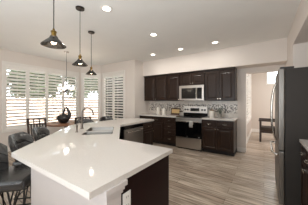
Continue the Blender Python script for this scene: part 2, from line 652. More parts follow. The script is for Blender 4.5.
MB().box(wx0 - 0.05, wx1 + 0.05, HY1 - 0.02, HY1, 2.07, 2.13).box(wx0 - 0.05, wx1 + 0.05, HY1 - 0.02, HY1, 2.61, 2.67).box(wx0 - 0.05, wx0 + 0.01, HY1 - 0.02, HY1, 2.13, 2.61).box(wx1 - 0.01, wx1 + 0.05, HY1 - 0.02, HY1, 2.13, 2.61).box(wx0 + 0.18, wx0 + 0.2, HY1 + 0.03, HY1 + 0.06, 2.12, 2.62).build('window_frame', M['white_trim'], e)
MB().box(wx0, wx1, HY1 + 0.10, HY1 + 0.105, 2.12, 2.62).build('window_pane', M['clear_glass'], e)

# half wall carrying the island counter (near side, diagonal side, far side)
TOP = 0.914
THK = 0.036
cab_top = TOP - THK
def offset_poly():
    a = [(-0.735, 0.615), (-1.79, 0.615), (-2.93, 1.755), (-2.93, 3.335)]
    b = [(-2.82, 3.335), (-2.82, 1.80), (-1.744, 0.725), (-0.735, 0.725)]
    return a + b
iw = struct(MB().prism(offset_poly(), 0, cab_top).build('wall_island', M['island_white']))
# capital moulding under the counter round the half wall's end
mb = MB()
for k, (g, z0, z1) in enumerate(((0.008, cab_top - 0.075, cab_top - 0.055), (0.016, cab_top - 0.055, cab_top - 0.03), (0.028, cab_top - 0.03, cab_top))):
    mb.box(-0.87 - g, -0.735 + g, 0.615 - g, 0.725 + g, z0, z1)
struct(mb.build('trim_3', M['island_white']))

# ------------------------------------------------------------------ outside
struct(MB().box(-16, 6, -6, 16, -0.22, -0.10).build('ground', M['patio']))
gw = MB()
gw.box(-10.2, -10.0, -6, 9.4, -0.1, 1.42).box(-10.2, -0.7, 9.2, 9.4, -0.1, 1.42)
gw.box(-10.24, -9.96, -6, 9.44, 1.42, 1.50).box(-10.24, -0.7, 9.16, 9.44, 1.42, 1.50)
tag(gw.build('garden_wall', M['garden_wall']), 'pinkish stucco garden wall seen through the shutters outside', 'wall')


def tree(loc, h, r, label, seed):
    rnd = random.Random(seed)
    t = thing('tree', label, 'tree', loc, 0, 'trees beyond the garden wall')
    tr = MB()
    tr.tube([(0, 0, -0.1), (0.03, 0.02, h * 0.25), (-0.03, 0.0, h * 0.5), (0.02, 0.02, h * 0.75)], [0.11, 0.09, 0.07, 0.03], 8)
    for k in range(4):
        a = k * 1.7 + rnd.random()
        tr.tube([(0, 0, h * 0.35), (math.cos(a) * r * 0.35, math.sin(a) * r * 0.35, h * 0.55), (math.cos(a) * r * 0.6, math.sin(a) * r * 0.6, h * 0.72)], [0.05, 0.035, 0.015], 6)
    tr.build('trunk', M['bark'], t)
    lf = MB()
    cl = [(rnd.uniform(-1, 1) * r * 0.6, rnd.uniform(-1, 1) * r * 0.6, h * rnd.uniform(0.35, 0.85), r * rnd.uniform(0.35, 0.6)) for _ in range(26)]
    for cx, cy, cz, cr in cl:
        for _ in range(110):
            d = Vector((rnd.gauss(0, 1), rnd.gauss(0, 1), rnd.gauss(0, 1))).normalized() * cr * (0.5 + 0.5 * rnd.random())
            p = Vector((cx, cy, cz)) + d
            n = Vector((rnd.gauss(0, 1), rnd.gauss(0, 1), rnd.gauss(0, 1))).normalized()
            u = n.orthogonal().normalized() * rnd.uniform(0.11, 0.2)
            v = n.cross(u).normalized() * rnd.uniform(0.07, 0.13)
            lf.cap(lf.ring([p - u, p + v, p + u, p - v]))
    lf.build('foliage', M['foliage'], t)
    return t


tree((-11.6, 1.2, 0), 4.7, 1.45, 'leafy tree outside, behind the leftmost shutter panel', 1)
tree((-11.6, 4.3, 0), 4.4, 1.45, 'leafy tree outside, behind the second shutter panel from the left', 2)
tree((-11.6, 7.4, 0), 4.8, 1.45, 'leafy tree outside, behind the third and fourth panels of the big window', 3)
tree((-8.9, 11.0, 0), 4.6, 1.45, 'leafy tree outside the narrow angled bay window', 4)
tree((-5.7, 11.0, 0), 4.2, 1.4, 'leafy tree outside the two panel window beside the kitchen', 5)

# ------------------------------------------------------------------ cabinetry
DOOR_STEPS = [(0.0, 0.004), (0.004, 0.0), (0.052, 0.0), (0.060, 0.009), (0.068, 0.009), (0.090, 0.002)]
DRAWER_STEPS = [(0.0, 0.004), (0.004, 0.0), (0.026, 0.0), (0.031, 0.006), (0.036, 0.006), (0.046, 0.002)]


def knob(parent, x, z, name='knob'):
    k = MB()
    k.rod((x, 0.0, z), (x, -0.018, z), 0.006, n=8)
    k.rod((x, -0.016, z), (x, -0.028, z), 0.011, 0.016, n=12)
    k.rod((x, -0.028, z), (x, -0.033, z), 0.016, 0.010, n=12)
    return auto_smooth(k.build(name, M['chrome'], parent))


def pull(parent, x, z, w=0.09):
    k = MB()
    k.tube([(x - w / 2, 0, z), (x - w / 2, -0.026, z), (x - w / 4, -0.032, z - 0.004), (x + w / 4, -0.032, z - 0.004), (x + w / 2, -0.026, z), (x + w / 2, 0, z)], 0.006, 8)
    return auto_smooth(k.build('handle', M['chrome'], parent))


def door(root, x0, x1, z0, z1, knob_side, knob_z):
    d = MB().panel(x0, x1, z0, z1, DOOR_STEPS, 0.02).build('door', M['espresso'], root)
    d.location = (0, -0.02, 0)
    knob(d, x1 - 0.028 if knob_side == 'r' else x0 + 0.028, knob_z)
    return d


def drawer(root, x0, x1, z0, z1, pulls=True):
    d = MB().panel(x0, x1, z0, z1, DRAWER_STEPS, 0.02).build('drawer', M['espresso'], root)
    d.location = (0, -0.02, 0)
    pull(d, (x0 + x1) / 2, (z0 + z1) / 2)
    return d


def upper(x0, x1, z0, z1, ndoors, label, crown=True, single='l'):
    """wall cabinet: front on y=0 local, facing -y"""
    w = x1 - x0
    FY = 4.64
    dep = BACK_Y - 0.014 - FY
    t = thing('wall_cabinet', label, 'cabinet', (x0, FY, z0), 0, 'espresso wall cabinets')
    h = z1 - z0
    b = MB().box(0.001, w - 0.001, 0, dep, 0, h - 0.002)
    b.build('body', M['espresso'], t)
    gap = 0.004
    top = h - 0.06
    if ndoors == 1:
        door(t, 0.018, w - 0.018, 0.02, top, single, 0.055)
    else:
        m = w / 2
        door(t, 0.018, m - gap, 0.02, top, 'r', 0.055)
        door(t, m + gap, w - 0.018, 0.02, top, 'l', 0.055)
    c = MB()
    c.prism([(0.001, -0.022), (w - 0.001, -0.022), (w - 0.001, 0.0), (0.001, 0.0)], h - 0.045, h - 0.022)
    c.prism([(0.001, -0.036), (w - 0.001, -0.036), (w - 0.001, 0.0), (0.001, 0.0)], h - 0.022, h - 0.002)
    c.build('crown_moulding', M['espresso'], t)
    return t


UB, UT = 1.375, SOF_Z
upper(-3.545, -2.60, UB, UT, 2, 'espresso two-door wall cabinet in the corner above the white canisters')
upper(-2.60, -2.15, UB, UT, 1, 'narrow one-door espresso wall cabinet just left of the microwave', single='r')
upper(-2.15, -1.39, 1.835, UT, 2, 'short two-door espresso wall cabinet above the microwave')
upper(-1.39, -0.61, UB, UT, 2, 'espresso two-door wall cabinet right of the microwave, beside the passage')


def base(loc, rz, w, layout, label, dep=0.585, knob_side='r'):
    """base cabinet: front on y=0 local, facing -y, x from 0 to w"""
    t = thing('base_cabinet', label, 'cabinet', (loc[0], loc[1], 0), rz, 'espresso base cabinets')
    if layout == 'sink':
        b = MB().box(0.001, w - 0.001, 0, dep, 0.10, 0.69).box(0.001, w - 0.001, 0, 0.02, 0.69, cab_top - 0.002)
    else:
        b = MB().box(0.001, w - 0.001, 0, dep, 0.10, cab_top - 0.002)
    b.build('body', M['espresso'], t)
    MB().box(0.001, w - 0.001, 0.07, dep, 0.0, 0.10).build('toe_kick', M['toe'], t)
    if layout == 'drawers':
        zs = [0.115, 0.345, 0.525, 0.69, 0.86]
        for z0, z1 in zip(zs, zs[1:]):
            drawer(t, 0.014, w - 0.014, z0 + 0.004, z1 - 0.004)
    elif layout == 'one':
        drawer(t, 0.014, w - 0.014, 0.70, 0.858)
        door(t, 0.014, w - 0.014, 0.118, 0.69, knob_side, 0.64)
    elif layout == 'two':
        m = w / 2
        drawer(t, 0.014, m - 0.01, 0.70, 0.858)
        drawer(t, m + 0.01, w - 0.014, 0.70, 0.858)
        door(t, 0.014, m - 0.003, 0.118, 0.69, 'r', 0.64)
        door(t, m + 0.003, w - 0.014, 0.118, 0.69, 'l', 0.64)
    elif layout == 'sink':
        m = w / 2
        MB().panel(0.014, w - 0.014, 0.70, 0.858, DRAWER_STEPS, 0.02).build('false_front', M['espresso'], t).location = (0, -0.02, 0)
        door(t, 0.014, m - 0.003, 0.118, 0.69, 'r', 0.64)
        door(t, m + 0.003, w - 0.014, 0.118, 0.69, 'l', 0.64)
    return t


BF = 4.37
base((-3.545, BF), 0, 0.515, 'one', 'espresso base cabinet in the far left corner, mostly behind the island counter')
base((-3.03, BF), 0, 0.45, 'one', 'espresso base cabinet with one door below the white canisters', knob_side='l')
base((-2.58, BF), 0, 0.43, 'drawers', 'espresso four-drawer stack directly left of the range')
base((-1.39, BF), 0, 0.78, 'two', 'espresso two-door two-drawer base cabinet right of the range')

# worktops on the back wall
o = MB().box(-3.548, -2.153, 4.335, BACK_Y - 0.014, cab_top, TOP, 0.004).build('countertop', M['quartz'])
tag(o, 'white quartz countertop left of the range, under the canisters', 'countertop')
o = MB().box(-1.387, -0.585, 4.335, BACK_Y - 0.014, cab_top, TOP, 0.004).build('countertop', M['quartz'])
tag(o, 'white quartz countertop right of the range, under the potted plant', 'countertop')

# island: end cabinet, diagonal sink cabinet, dishwasher, far cabinet
t = thing('base_cabinet', 'dark reddish end cabinet of the island with an outlet', 'cabinet', (-0.74, 0.727, 0), 0, 'espresso base cabinets')
MB().box(-0.72, 0.0, 0.0, 0.618, 0.0, cab_top - 0.002).build('body', M['espresso_red'], t)
m_ = MB().panel(0.02, 0.66, 0.118, 0.858, DOOR_STEPS, 0.02).build('door', M['espresso'], t)
m_.location = (0, 0.638, 0)
m_.rotation_euler = (0, 0, PI)
knob(m_, 0.05, 0.78)
# diagonal cabinet: local x along (-1,1)/sqrt2
u0 = Vector((-1.46, 1.372))
s2 = math.sqrt(0.5)
cstart = Vector((-1.480, 1.362))
base((cstart.x, cstart.y), math.radians(135), 1.08, 'sink', 'espresso diagonal sink cabinet in the crook of the island', dep=0.52)
base((-2.29, 2.925), PI / 2, 0.41, 'one', 'narrow espresso cabinet at the far end of the island, beside the dishwasher', dep=0.52)

# dishwasher
t = thing('dishwasher', 'stainless dishwasher under the island counter between dark cabinets', 'dishwasher', (-2.29, 2.315, 0), PI / 2)
MB().box(0.003, 0.603, 0.0, 0.5, 0.10, cab_top - 0.003).build('body', M['black_plastic'], t)
MB().box(0.003, 0.603, 0.06, 0.5, 0.0, 0.10).build('toe_kick', M['toe'], t)
d = MB().box(0.006, 0.60, -0.024, -0.001, 0.12, 0.795, 0.004).build('door', M['steel_dark'], t)
MB().tube([(0.06, -0.024, 0.745), (0.06, -0.06, 0.745), (0.545, -0.06, 0.745), (0.545, -0.024, 0.745)], 0.011, 8).build('handle', M['chrome'], d)
MB().box(0.006, 0.60, -0.024, -0.001, 0.80, cab_top - 0.006, 0.003).build('control_panel', M['black_glass'], t)

# island countertop with two sink cut-outs
A = lambda u, v: (-u * s2 + v * s2, u * s2 + v * s2)      # u along the diagonal, v towards the kitchen
outer = [(-0.72, 0.492), (-0.72, 1.385), (-1.437, 1.385), (-2.262, 2.21), (-2.262, 3.36), (-3.06, 3.36), (-3.06, 1.702), (-1.846, 0.488)]
U0, U1, U2, U3 = 2.33, 2.545, 2.60, 3.0
V0, V1 = -0.54, -0.135
holes = [[A(U0, V0), A(U1, V0), A(U1, V1), A(U0, V1)], [A(U2, V0), A(U3, V0), A(U3, V1), A(U2, V1)]]
bm = bmesh.new()
edges = []
for loop in [outer] + holes:
    vs = [bm.verts.new((x, y, TOP)) for x, y in loop]
    for i in range(len(vs)):
        edges.append(bm.edges.new((vs[i], vs[(i + 1) % len(vs)])))
bmesh.ops.triangle_fill(bm, use_beauty=True, use_dissolve=False, edges=edges)
# drop anything filled inside the cut-outs
def inside(p, poly):
    c = False
    n = len(poly)
    for i in range(n):
        x0, y0 = poly[i]; x1, y1 = poly[(i + 1) % n]
        if (y0 > p[1]) != (y1 > p[1]) and p[0] < (x1 - x0) * (p[1] - y0) / (y1 - y0) + x0:
            c = not c
    return c
kill = [f for f in bm.faces if any(inside(f.calc_center_median()[:2], h) for h in holes) or not inside(f.calc_center_median()[:2], outer)]
if kill:
    bmesh.ops.delete(bm, geom=kill, context='FACES_ONLY')
bmesh.ops.recalc_face_normals(bm, faces=bm.faces)
r = bmesh.ops.extrude_face_region(bm, geom=list(bm.faces))
for v in [g for g in r['geom'] if isinstance(g, bmesh.types.BMVert)]:
    v.co.z = cab_top + 0.0005
mb = MB(); mb.bm.free(); mb.bm = bm
o = mb.build('countertop', M['quartz'])
tag(o, 'large white quartz island countertop with a diagonal corner sink', 'countertop')

# sink
UM = 2.665
t = thing('kitchen_sink', 'stainless double-bowl sink set diagonally in the island countertop', 'sink', (A(2.665, -0.3375)[0], A(2.665, -0.3375)[1], TOP), math.radians(135))
# local: x along u, y = -v
def bowl(x0, x1, y0, y1):
    mb = MB()
    zt, zb, g, r_ = -0.004, -0.20, 0.004, 0.03
    def rr(ins, z):
        a0, a1, b0, b1 = x0 + ins, x1 - ins, y0 + ins, y1 - ins
        pts = []
        for cx, cy, st in ((a1 - r_, b1 - r_, 0), (a0 + r_, b1 - r_, 90), (a0 + r_, b0 + r_, 180), (a1 - r_, b0 + r_, 270)):
            for k in range(5):
                an = math.radians(st + k * 22.5)
                pts.append((cx + r_ * math.cos(an), cy + r_ * math.sin(an), z))
        return mb.ring(pts)
    rings = [rr(0.001, zt), rr(0.003, zt), rr(0.008, zb + 0.03), rr(0.03, zb)]
    for a, b in zip(rings, rings[1:]):
        mb.bridge(a, b)
    mb.cap(rings[-1])
    mb.lathe([(0.045, 0.002), (0.04, 0.005), (0.02, 0.001)], ((x0 + x1) / 2, (y0 + y1) / 2, zb), 16)
    ob = mb.build('bowl', M['sink_steel'], t)
    auto_smooth(ob, 50)
    return ob
bowl(U0 - UM, U1 - UM, -(V1 + 0.3375), -(V0 + 0.3375))
bowl(U2 - UM, U3 - UM, -(V1 + 0.3375), -(V0 + 0.3375))

# faucet
fx, fy = A(2.86, -0.65)
t = thing('faucet', 'tall gooseneck brushed nickel faucet behind the island sink', 'faucet', (fx, fy, TOP), math.radians(-45))
# local +y points towards the bowls
auto_smooth(MB().lathe([(0.028, 0), (0.028, 0.008), (0.02, 0.016), (0.017, 0.06), (0.02, 0.075), (0.02, 0.105), (0.014, 0.115)], (0, 0, 0), 16).build('base', M['nickel_dark'], t))
pts = [(0, 0, 0.11), (0, 0, 0.25)]
for k in range(1, 10):
    a = PI - k * PI * 0.93 / 9
    pts.append((0, 0.085 + 0.085 * math.cos(a), 0.255 + 0.085 * math.sin(a)))
pts.append((0, pts[-1][1] + 0.006, pts[-1][2] - 0.03))
auto_smooth(MB().tube(pts, 0.0115, 10).build('spout', M['nickel_dark'], t), 60)
MB().rod(pts[-1], (0, pts[-1][1] + 0.004, pts[-1][2] - 0.03), 0.015, 0.016, 12).build('spray_head', M['nickel_dark'], t)
MB().rod((0.018, 0, 0.09), (0.05, 0, 0.10), 0.01, 0.008).rod((0.048, 0, 0.098), (0.10, 0.0, 0.15), 0.008, 0.006).build('handle', M['nickel_dark'], t)
sx, sy = A(2.56, -0.655)
t = thing('soap_dispenser', 'small nickel soap dispenser left of the gooseneck faucet', 'dispenser', (sx, sy, TOP), math.radians(-45))
auto_smooth(MB().lathe([(0.02, 0), (0.02, 0.006), (0.012, 0.014), (0.011, 0.07), (0.015, 0.078), (0.015, 0.1), (0.008, 0.106)], (0, 0, 0), 14).build('body', M['nickel_dark'], t))
MB().tube([(0, 0, 0.1), (0, 0, 0.125), (0, 0.03, 0.13), (0, 0.075, 0.115)], 0.007, 8).build('spout', M['nickel_dark'], t)

# outlet on the island end
t = thing('wall_outlet', 'white outlet plate on the dark end panel of the island', 'outlet', (-0.738, 0.775, 0.725), PI / 2)
pl = MB().box(-0.035, 0.035, -0.006, 0.0, -0.057, 0.057, 0.002).build('plate', M['plate'], t)
for z in (0.026, -0.026):
    r_ = MB().box(-0.017, 0.017, -0.008, -0.006, z - 0.015, z + 0.015, 0.0008).build('receptacle', M['plate'], t)
    MB().box(-0.009, -0.006, -0.0088, -0.0078, z - 0.004, z + 0.008).box(0.006, 0.009, -0.0088, -0.0078, z - 0.004, z + 0.008).build('slots', M['slot'], r_)

# ------------------------------------------------------------------ range
t = thing('range', 'stainless electric range with black oven door on the back wall', 'stove', (-2.15, 4.345, 0))
W = 0.76
MB().box(0.004, W - 0.004, 0.022, 0.60, 0.035, 0.90).build('body', M['steel_dark'], t)
MB().box(0.002, W - 0.002, -0.012, 0.56, 0.90, 0.922, 0.005).build('cooktop', M['black_glass'], t)
bg = MB().prism([(0.002, 0.545), (W - 0.002, 0.545), (W - 0.002, 0.605), (0.002, 0.605)], 0.915, 1.0).build('backguard_base', M['black_glass'], t)
bg = MB().box(0.004, W - 0.004, 0.535, 0.607, 1.0, 1.205, 0.008).build('backguard', M['steel_bright'], t)
MB().box(0.24, 0.52, 0.528, 0.536, 1.055, 1.15).build('display', M['display'], bg)
for x in (0.07, 0.15, 0.61, 0.69):
    MB().rod((x, 0.537, 1.10), (x, 0.512, 1.10), 0.030, 0.026, 14).build('burner_knob', M['black_plastic'], bg)
od = MB().box(0.006, W - 0.006, -0.022, 0.02, 0.345, 0.775, 0.004).build('oven_door', M['black_glass'], t)
MB().box(0.006, W - 0.006, -0.026, 0.02, 0.779, 0.893, 0.004).build('door_band', M['steel'], od)
MB().tube([(0.06, -0.022, 0.80), (0.06, -0.066, 0.80), (W - 0.06, -0.066, 0.80), (W - 0.06, -0.022, 0.80)], 0.013, 10).build('handle', M['chrome'], od)
MB().box(0.34, 0.385, -0.0235, -0.0215, 0.372, 0.384).build('badge', M['steel'], od)
MB().box(W - 0.075, W - 0.05, -0.0235, -0.0215, 0.365, 0.392).build('sticker', M['plate'], od)
MB().box(0.006, W - 0.006, -0.018, 0.02, 0.045, 0.338, 0.004).build('storage_drawer', M['steel'], t)
MB().box(0.02, W - 0.02, 0.05, 0.55, 0.0, 0.035).build('foot', M['toe'], t)

# dish towel over the oven handle
tx = -1.655
mb = MB()
prof = [(-0.090, 0.645), (-0.0905, 0.72), (-0.0885, 0.79), (-0.080, 0.814), (-0.066, 0.822), (-0.052, 0.814), (-0.046, 0.79), (-0.042, 0.72)]
n = 9
grid = []
for dy, z in prof:
    row = []
    for k in range(n):
        s_ = k / (n - 1)
        wob = 0.005 * math.sin(s_ * 9) * (0.0 if z > 0.78 else 1.0)
        row.append(mb.bm.verts.new((tx - 0.05 + 0.10 * s_, 4.345 + dy + (wob if dy < -0.066 else wob * 0.3), z)))
    grid.append(row)
for a, b in zip(grid, grid[1:]):
    mb.bridge(a, b, close=False)
ob = mb.build('dish_towel', M['towel'], smooth=True)
so = ob.modifiers.new('thickness', 'SOLIDIFY'); so.thickness = 0.004; so.offset = 0
tag(ob, 'small light dish towel hanging over the oven door handle', 'towel')

# ------------------------------------------------------------------ microwave
t = thing('microwave', 'stainless over-the-range microwave between the dark wall cabinets', 'microwave', (-2.15, 4.57, 1.392))
H = 0.435
MB().box(0.004, W - 0.004, 0.02, 0.38, 0, H, 0.003).build('body', M['black_plastic'], t)
f = MB()
f.box(0.004, W - 0.004, -0.012, 0.02, H - 0.075, H)
f.box(0.004, W - 0.004, -0.012, 0.02, 0.0, 0.045)
f.box(0.004, 0.075, -0.012, 0.02, 0.045, H - 0.075)
f.box(W - 0.06, W - 0.004, -0.012, 0.02, 0.045, H - 0.075)
f.box(0.525, 0.56, -0.012, 0.02, 0.045, H - 0.075)
fr = f.build('door_frame', M['steel'], t)
MB().box(0.075, 0.525, -0.004, 0.02, 0.045, H - 0.075).build('window', M['micro_window'], fr)
MB().tube([(0.545, -0.012, 0.06), (0.545, -0.045, 0.06), (0.545, -0.045, H - 0.09), (0.545, -0.012, H - 0.09)], 0.010, 8).build('handle', M['chrome'], fr)
cp = MB().box(0.56, W - 0.06, -0.008, 0.02, 0.045, H - 0.075).build('control_panel', M['black_glass'], t)
kb = MB()
for i in range(3):
    for j in range(4):
        kb.box(0.577 + i * 0.042, 0.605 + i * 0.042, -0.0095, -0.0078, 0.07 + j * 0.042, 0.095 + j * 0.042)
kb.build('keypad', M['display'], cp)

# ------------------------------------------------------------------ refrigerator
FX, FY0, FY1, FT = 0.158, 2.61, 3.515, 1.775
t = thing('refrigerator', 'tall stainless french-door refrigerator with dark gray side', 'refrigerator', (FX, FY0, 0))
L = FY1 - FY0
MB().box(0.062, 0.86, 0.0, L, 0.03, FT, 0.006).build('body', M['fridge_side'], t)
MB().box(0.08, 0.84, 0.03, L - 0.03, 0.0, 0.03).build('foot', M['toe'], t)
SP = 0.735
mid = L / 2
for k, (y0, y1, hy) in enumerate(((0.0, mid - 0.003, mid - 0.055), (mid + 0.003, L, mid + 0.055))):
    dd = MB().box(0.0, 0.056, y0, y1, SP + 0.008, FT + 0.003, 0.010).build('door', M['fridge_steel'], t)
    hp = []
    for q in range(13):
        s_ = q / 12
        hp.append((-0.012 - 0.052 * math.sin(PI * s_) ** 0.6, hy, SP + 0.06 + (FT - SP - 0.22) * s_))
    auto_smooth(MB().tube(hp, 0.013, 8).build('handle', M['chrome'], dd), 60)
dd = MB().box(0.0, 0.056, 0.0, L, 0.06, SP - 0.006, 0.010).build('freezer_drawer', M['fridge_steel'], t)
auto_smooth(MB().tube([(0.0, 0.08, 0.665), (-0.035, 0.07, 0.675), (-0.062, 0.11, 0.68), (-0.066, 0.2, 0.68), (-0.066, L - 0.2, 0.68), (-0.062, L - 0.11, 0.68), (-0.035, L - 0.07, 0.675), (0.0, L - 0.08, 0.665)], 0.014, 8).build('handle', M['chrome'], dd), 60)
MB().box(0.012, 0.15, 0.01, 0.09, FT + 0.001, FT + 0.026, 0.004).build('hinge_cover', M['hinge'], t)
MB().box(0.012, 0.15, L - 0.09, L - 0.01, FT + 0.001, FT + 0.026, 0.004).build('hinge_cover', M['hinge'], t)

# right-hand base cabinet and worktop
base((0.385, 2.60), -PI / 2, 0.62, 'two', 'espresso base cabinet at the right edge, next to the refrigerator', dep=0.7)
o = MB().box(0.352, 1.095, 1.97, 2.602, cab_top, TOP, 0.004).build('countertop', M['quartz'])
tag(o, 'white quartz countertop at the right edge beside the refrigerator', 'countertop')

# ------------------------------------------------------------------ things on the counters
def canister(loc, r, h, label, lid_mat):
    c = thing('canister', label, 'canister', loc, 0, 'white kitchen canisters')
    auto_smooth(MB().lathe([(r * 0.9, 0), (r, 0.012), (r * 1.02, h * 0.5), (r, h - 0.01), (r * 0.94, h)], (0, 0, 0), 20).build('jar', M['ceramic'], c), 50)
    ld = auto_smooth(MB().lathe([(r * 0.96, h), (r * 1.0, h + 0.008), (r * 0.9, h + 0.022), (r * 0.25, h + 0.03)], (0, 0, 0), 20).build('lid', lid_mat, c), 50)
    auto_smooth(MB().lathe([(r * 0.15, h + 0.028), (r * 0.24, h + 0.045), (r * 0.2, h + 0.058), (0.003, h + 0.062)], (0, 0, 0), 12).build('knob', lid_mat, ld), 60)
    return c
canister((-3.02, 4.74, TOP), 0.058, 0.205, 'white lidded canister on the left counter, the one nearer the corner', M['ceramic'])
canister((-2.735, 4.62, TOP), 0.066, 0.185, 'white lidded canister on the left counter, beside the cutting board', M['ceramic'])
canister((-1.20, 4.66, TOP), 0.07, 0.185, 'white canister with a wooden lid, right of the range', M['lid_wood'])

t = thing('cutting_board', 'two-tone wooden cutting board with side handle leaning on the backsplash', 'cutting board', (-2.44, 4.86, TOP))
t.rotation_euler = (math.radians(-12), 0, 0)
MB().box(-0.155, 0.155, -0.012, 0.012, 0.0, 0.055, 0.003).box(-0.155, 0.155, -0.012, 0.012, 0.185, 0.225, 0.003).box(-0.155, -0.125, -0.012, 0.012, 0.055, 0.185).build('walnut_border', M['board_dark'], t)
MB().box(-0.125, 0.155, -0.013, 0.013, 0.055, 0.185, 0.002).build('maple_panel', M['board_light'], t)
hd = MB()
hd.prism([(0.155, -0.011), (0.27, -0.009), (0.27, 0.009), (0.155, 0.011)], 0.10, 0.14)
hd.build('handle', M['board_dark'], t, bevel=0.004)

t = thing('potted_plant', 'small green plant in a gray pot on the counter right of the range', 'plant', (-1.0, 4.70, TOP))
pt = auto_smooth(MB().lathe([(0.045, 0), (0.058, 0.05), (0.066, 0.11), (0.058, 0.11), (0.05, 0.095)], (0, 0, 0), 20).build('pot', M['pot'], t), 50)
MB().lathe([(0.056, 0.09), (0.054, 0.097), (0.01, 0.1)], (0, 0, 0), 16).build('soil', M['soil'], t)
lf = MB()
rnd = random.Random(5)
for k in range(60):
    a = rnd.uniform(0, 2 * PI)
    rr_ = rnd.uniform(0.0, 0.085)
    z = 0.12 + rnd.uniform(0.02, 0.14)
    base_p = Vector((0.3 * rr_ * math.cos(a), 0.3 * rr_ * math.sin(a), 0.1))
    tip = Vector((rr_ * math.cos(a), rr_ * math.sin(a), z))
    lf.tube([base_p, (base_p + tip) / 2 + Vector((0, 0, 0.02)), tip], 0.0015, 4)
    dirv = Vector((math.cos(a), math.sin(a), rnd.uniform(-0.3, 0.7))).normalized()
    side = dirv.cross(Vector((0, 0, 1))).normalized()
    ln, wd = rnd.uniform(0.03, 0.05), rnd.uniform(0.012, 0.02)
    lf.cap(lf.ring([tip, tip + dirv * ln * 0.5 + side * wd, tip + dirv * ln, tip + dirv * ln * 0.5 - side * wd]))
lf.build('foliage', M['leaf'], t)

# ------------------------------------------------------------------ bar stools
def make_stool(label):
    """seat centre at the origin, facing local +y"""
    t = thing('bar_stool', label, 'stool', (0, 0, 0), 0, 'black leather bar stools round the island')
    s = MB().box(-0.215, 0.215, -0.19, 0.205, 0.565, 0.655, 0.03)
    auto_smooth(s.build('seat', M['leather'], t, subsurf=0), 70)
    b = MB()
    n = 17
    half = math.radians(50)
    rows = []
    prof = [(0.165, 0.60), (0.188, 0.66), (0.200, 0.715), (0.205, 0.728), (0.197, 0.738), (0.212, 0.775), (0.226, 0.815), (0.232, 0.826), (0.225, 0.836), (0.243, 0.875), (0.262, 0.925), (0.282, 0.955), (0.306, 0.948), (0.308, 0.90), (0.275, 0.76), (0.235, 0.60)]
    for i in range(n):
        s_ = (i / (n - 1)) * 2 - 1
        a = -PI / 2 + s_ * half
        drop = 0.10 * max(0.0, abs(s_) - 0.5) ** 1.3
        ring = []
        for r_, z in prof:
            zz = z - drop * (z - 0.6) / 0.38 * 2.2
            ring.append((r_ * math.cos(a), r_ * math.sin(a) * 0.98, zz))
        rows.append(b.ring(ring))
    for p, q in zip(rows, rows[1:]):
        b.bridge(p, q)
    b.cap(rows[0]); b.cap(rows[-1])
    auto_smooth(b.build('backrest', M['leather'], t), 60)
    MB().box(-0.17, 0.17, -0.15, 0.15, 0.548, 0.566).build('seat_frame', M['black_metal'], t)
    for sx_ in (-1, 1):
        for sy_ in (-1, 1):
            l = MB()
            foot = (sx_ * 0.22, sy_ * 0.20, 0.006)
            l.rod((sx_ * 0.16, sy_ * 0.05, 0.55), foot, 0.0075, n=8)
            l.rod((sx_ * 0.07, sy_ * 0.14, 0.55), foot, 0.0075, n=8)
            l.lathe([(0.012, 0.0), (0.012, 0.012), (0.006, 0.016)], (foot[0], foot[1], 0), 8)
            l.build('leg', M['black_metal'], t)
    q = 0.70
    fx_, fy_ = 0.195, 0.172
    z = 0.215
    fr_ = MB()
    c = [(-fx_, -fy_, z), (fx_, -fy_, z), (fx_, fy_, z), (-fx_, fy_, z)]
    for i in range(4):
        fr_.rod(c[i], c[(i + 1) % 4], 0.0075, n=8)
    for p_, q_ in (((-fx_, -fy_, z), (0, -0.14, 0.55)), ((fx_, -fy_, z), (0, -0.14, 0.55)), ((-fx_, fy_, z), (0, 0.14, 0.55)), ((fx_, fy_, z), (0, 0.14, 0.55))):
        fr_.rod(p_, q_, 0.006, n=6)
    fr_.build('footrest', M['black_metal'], t)
    return t


st0 = make_stool('black leather bar stool nearest the camera, cut by the left edge')
st0.location = (-2.08, 0.56, 0)
st0.rotation_euler = (0, 0, -PI / 4)
dup(st0, (-2.45, 0.93, 0), -PI / 4, 'black leather bar stool second from the left edge, showing its shiny back above the counter')
dup(st0, (-2.82, 1.30, 0), -PI / 4, 'black leather bar stool in front of the wooden dining chair, third from the left')
dup(st0, (-3.285, 2.27, 0), -PI / 2, 'black leather bar stool whose back shows right behind the faucet')
dup(st0, (-3.285, 2.90, 0), -PI / 2, 'farthest black leather bar stool, its back a dark bar right of the faucet')

# ------------------------------------------------------------------ dining nook
TX, TY = -4.575, 2.41
t = thing('dining_table', 'round wooden dining table in the window nook', 'table', (TX, TY, 0))
auto_smooth(MB().lathe([(0.44, 0.715), (0.49, 0.728), (0.495, 0.748), (0.485, 0.76)], (0, 0, 0), 40).build('tabletop', M['table_wood'], t), 30)
auto_smooth(MB().lathe([(0.30, 0.0), (0.30, 0.03), (0.10, 0.06), (0.055, 0.12), (0.07, 0.3), (0.05, 0.5), (0.06, 0.66), (0.16, 0.715)], (0, 0, 0), 24).build('pedestal', M['dark_wood'], t), 50)

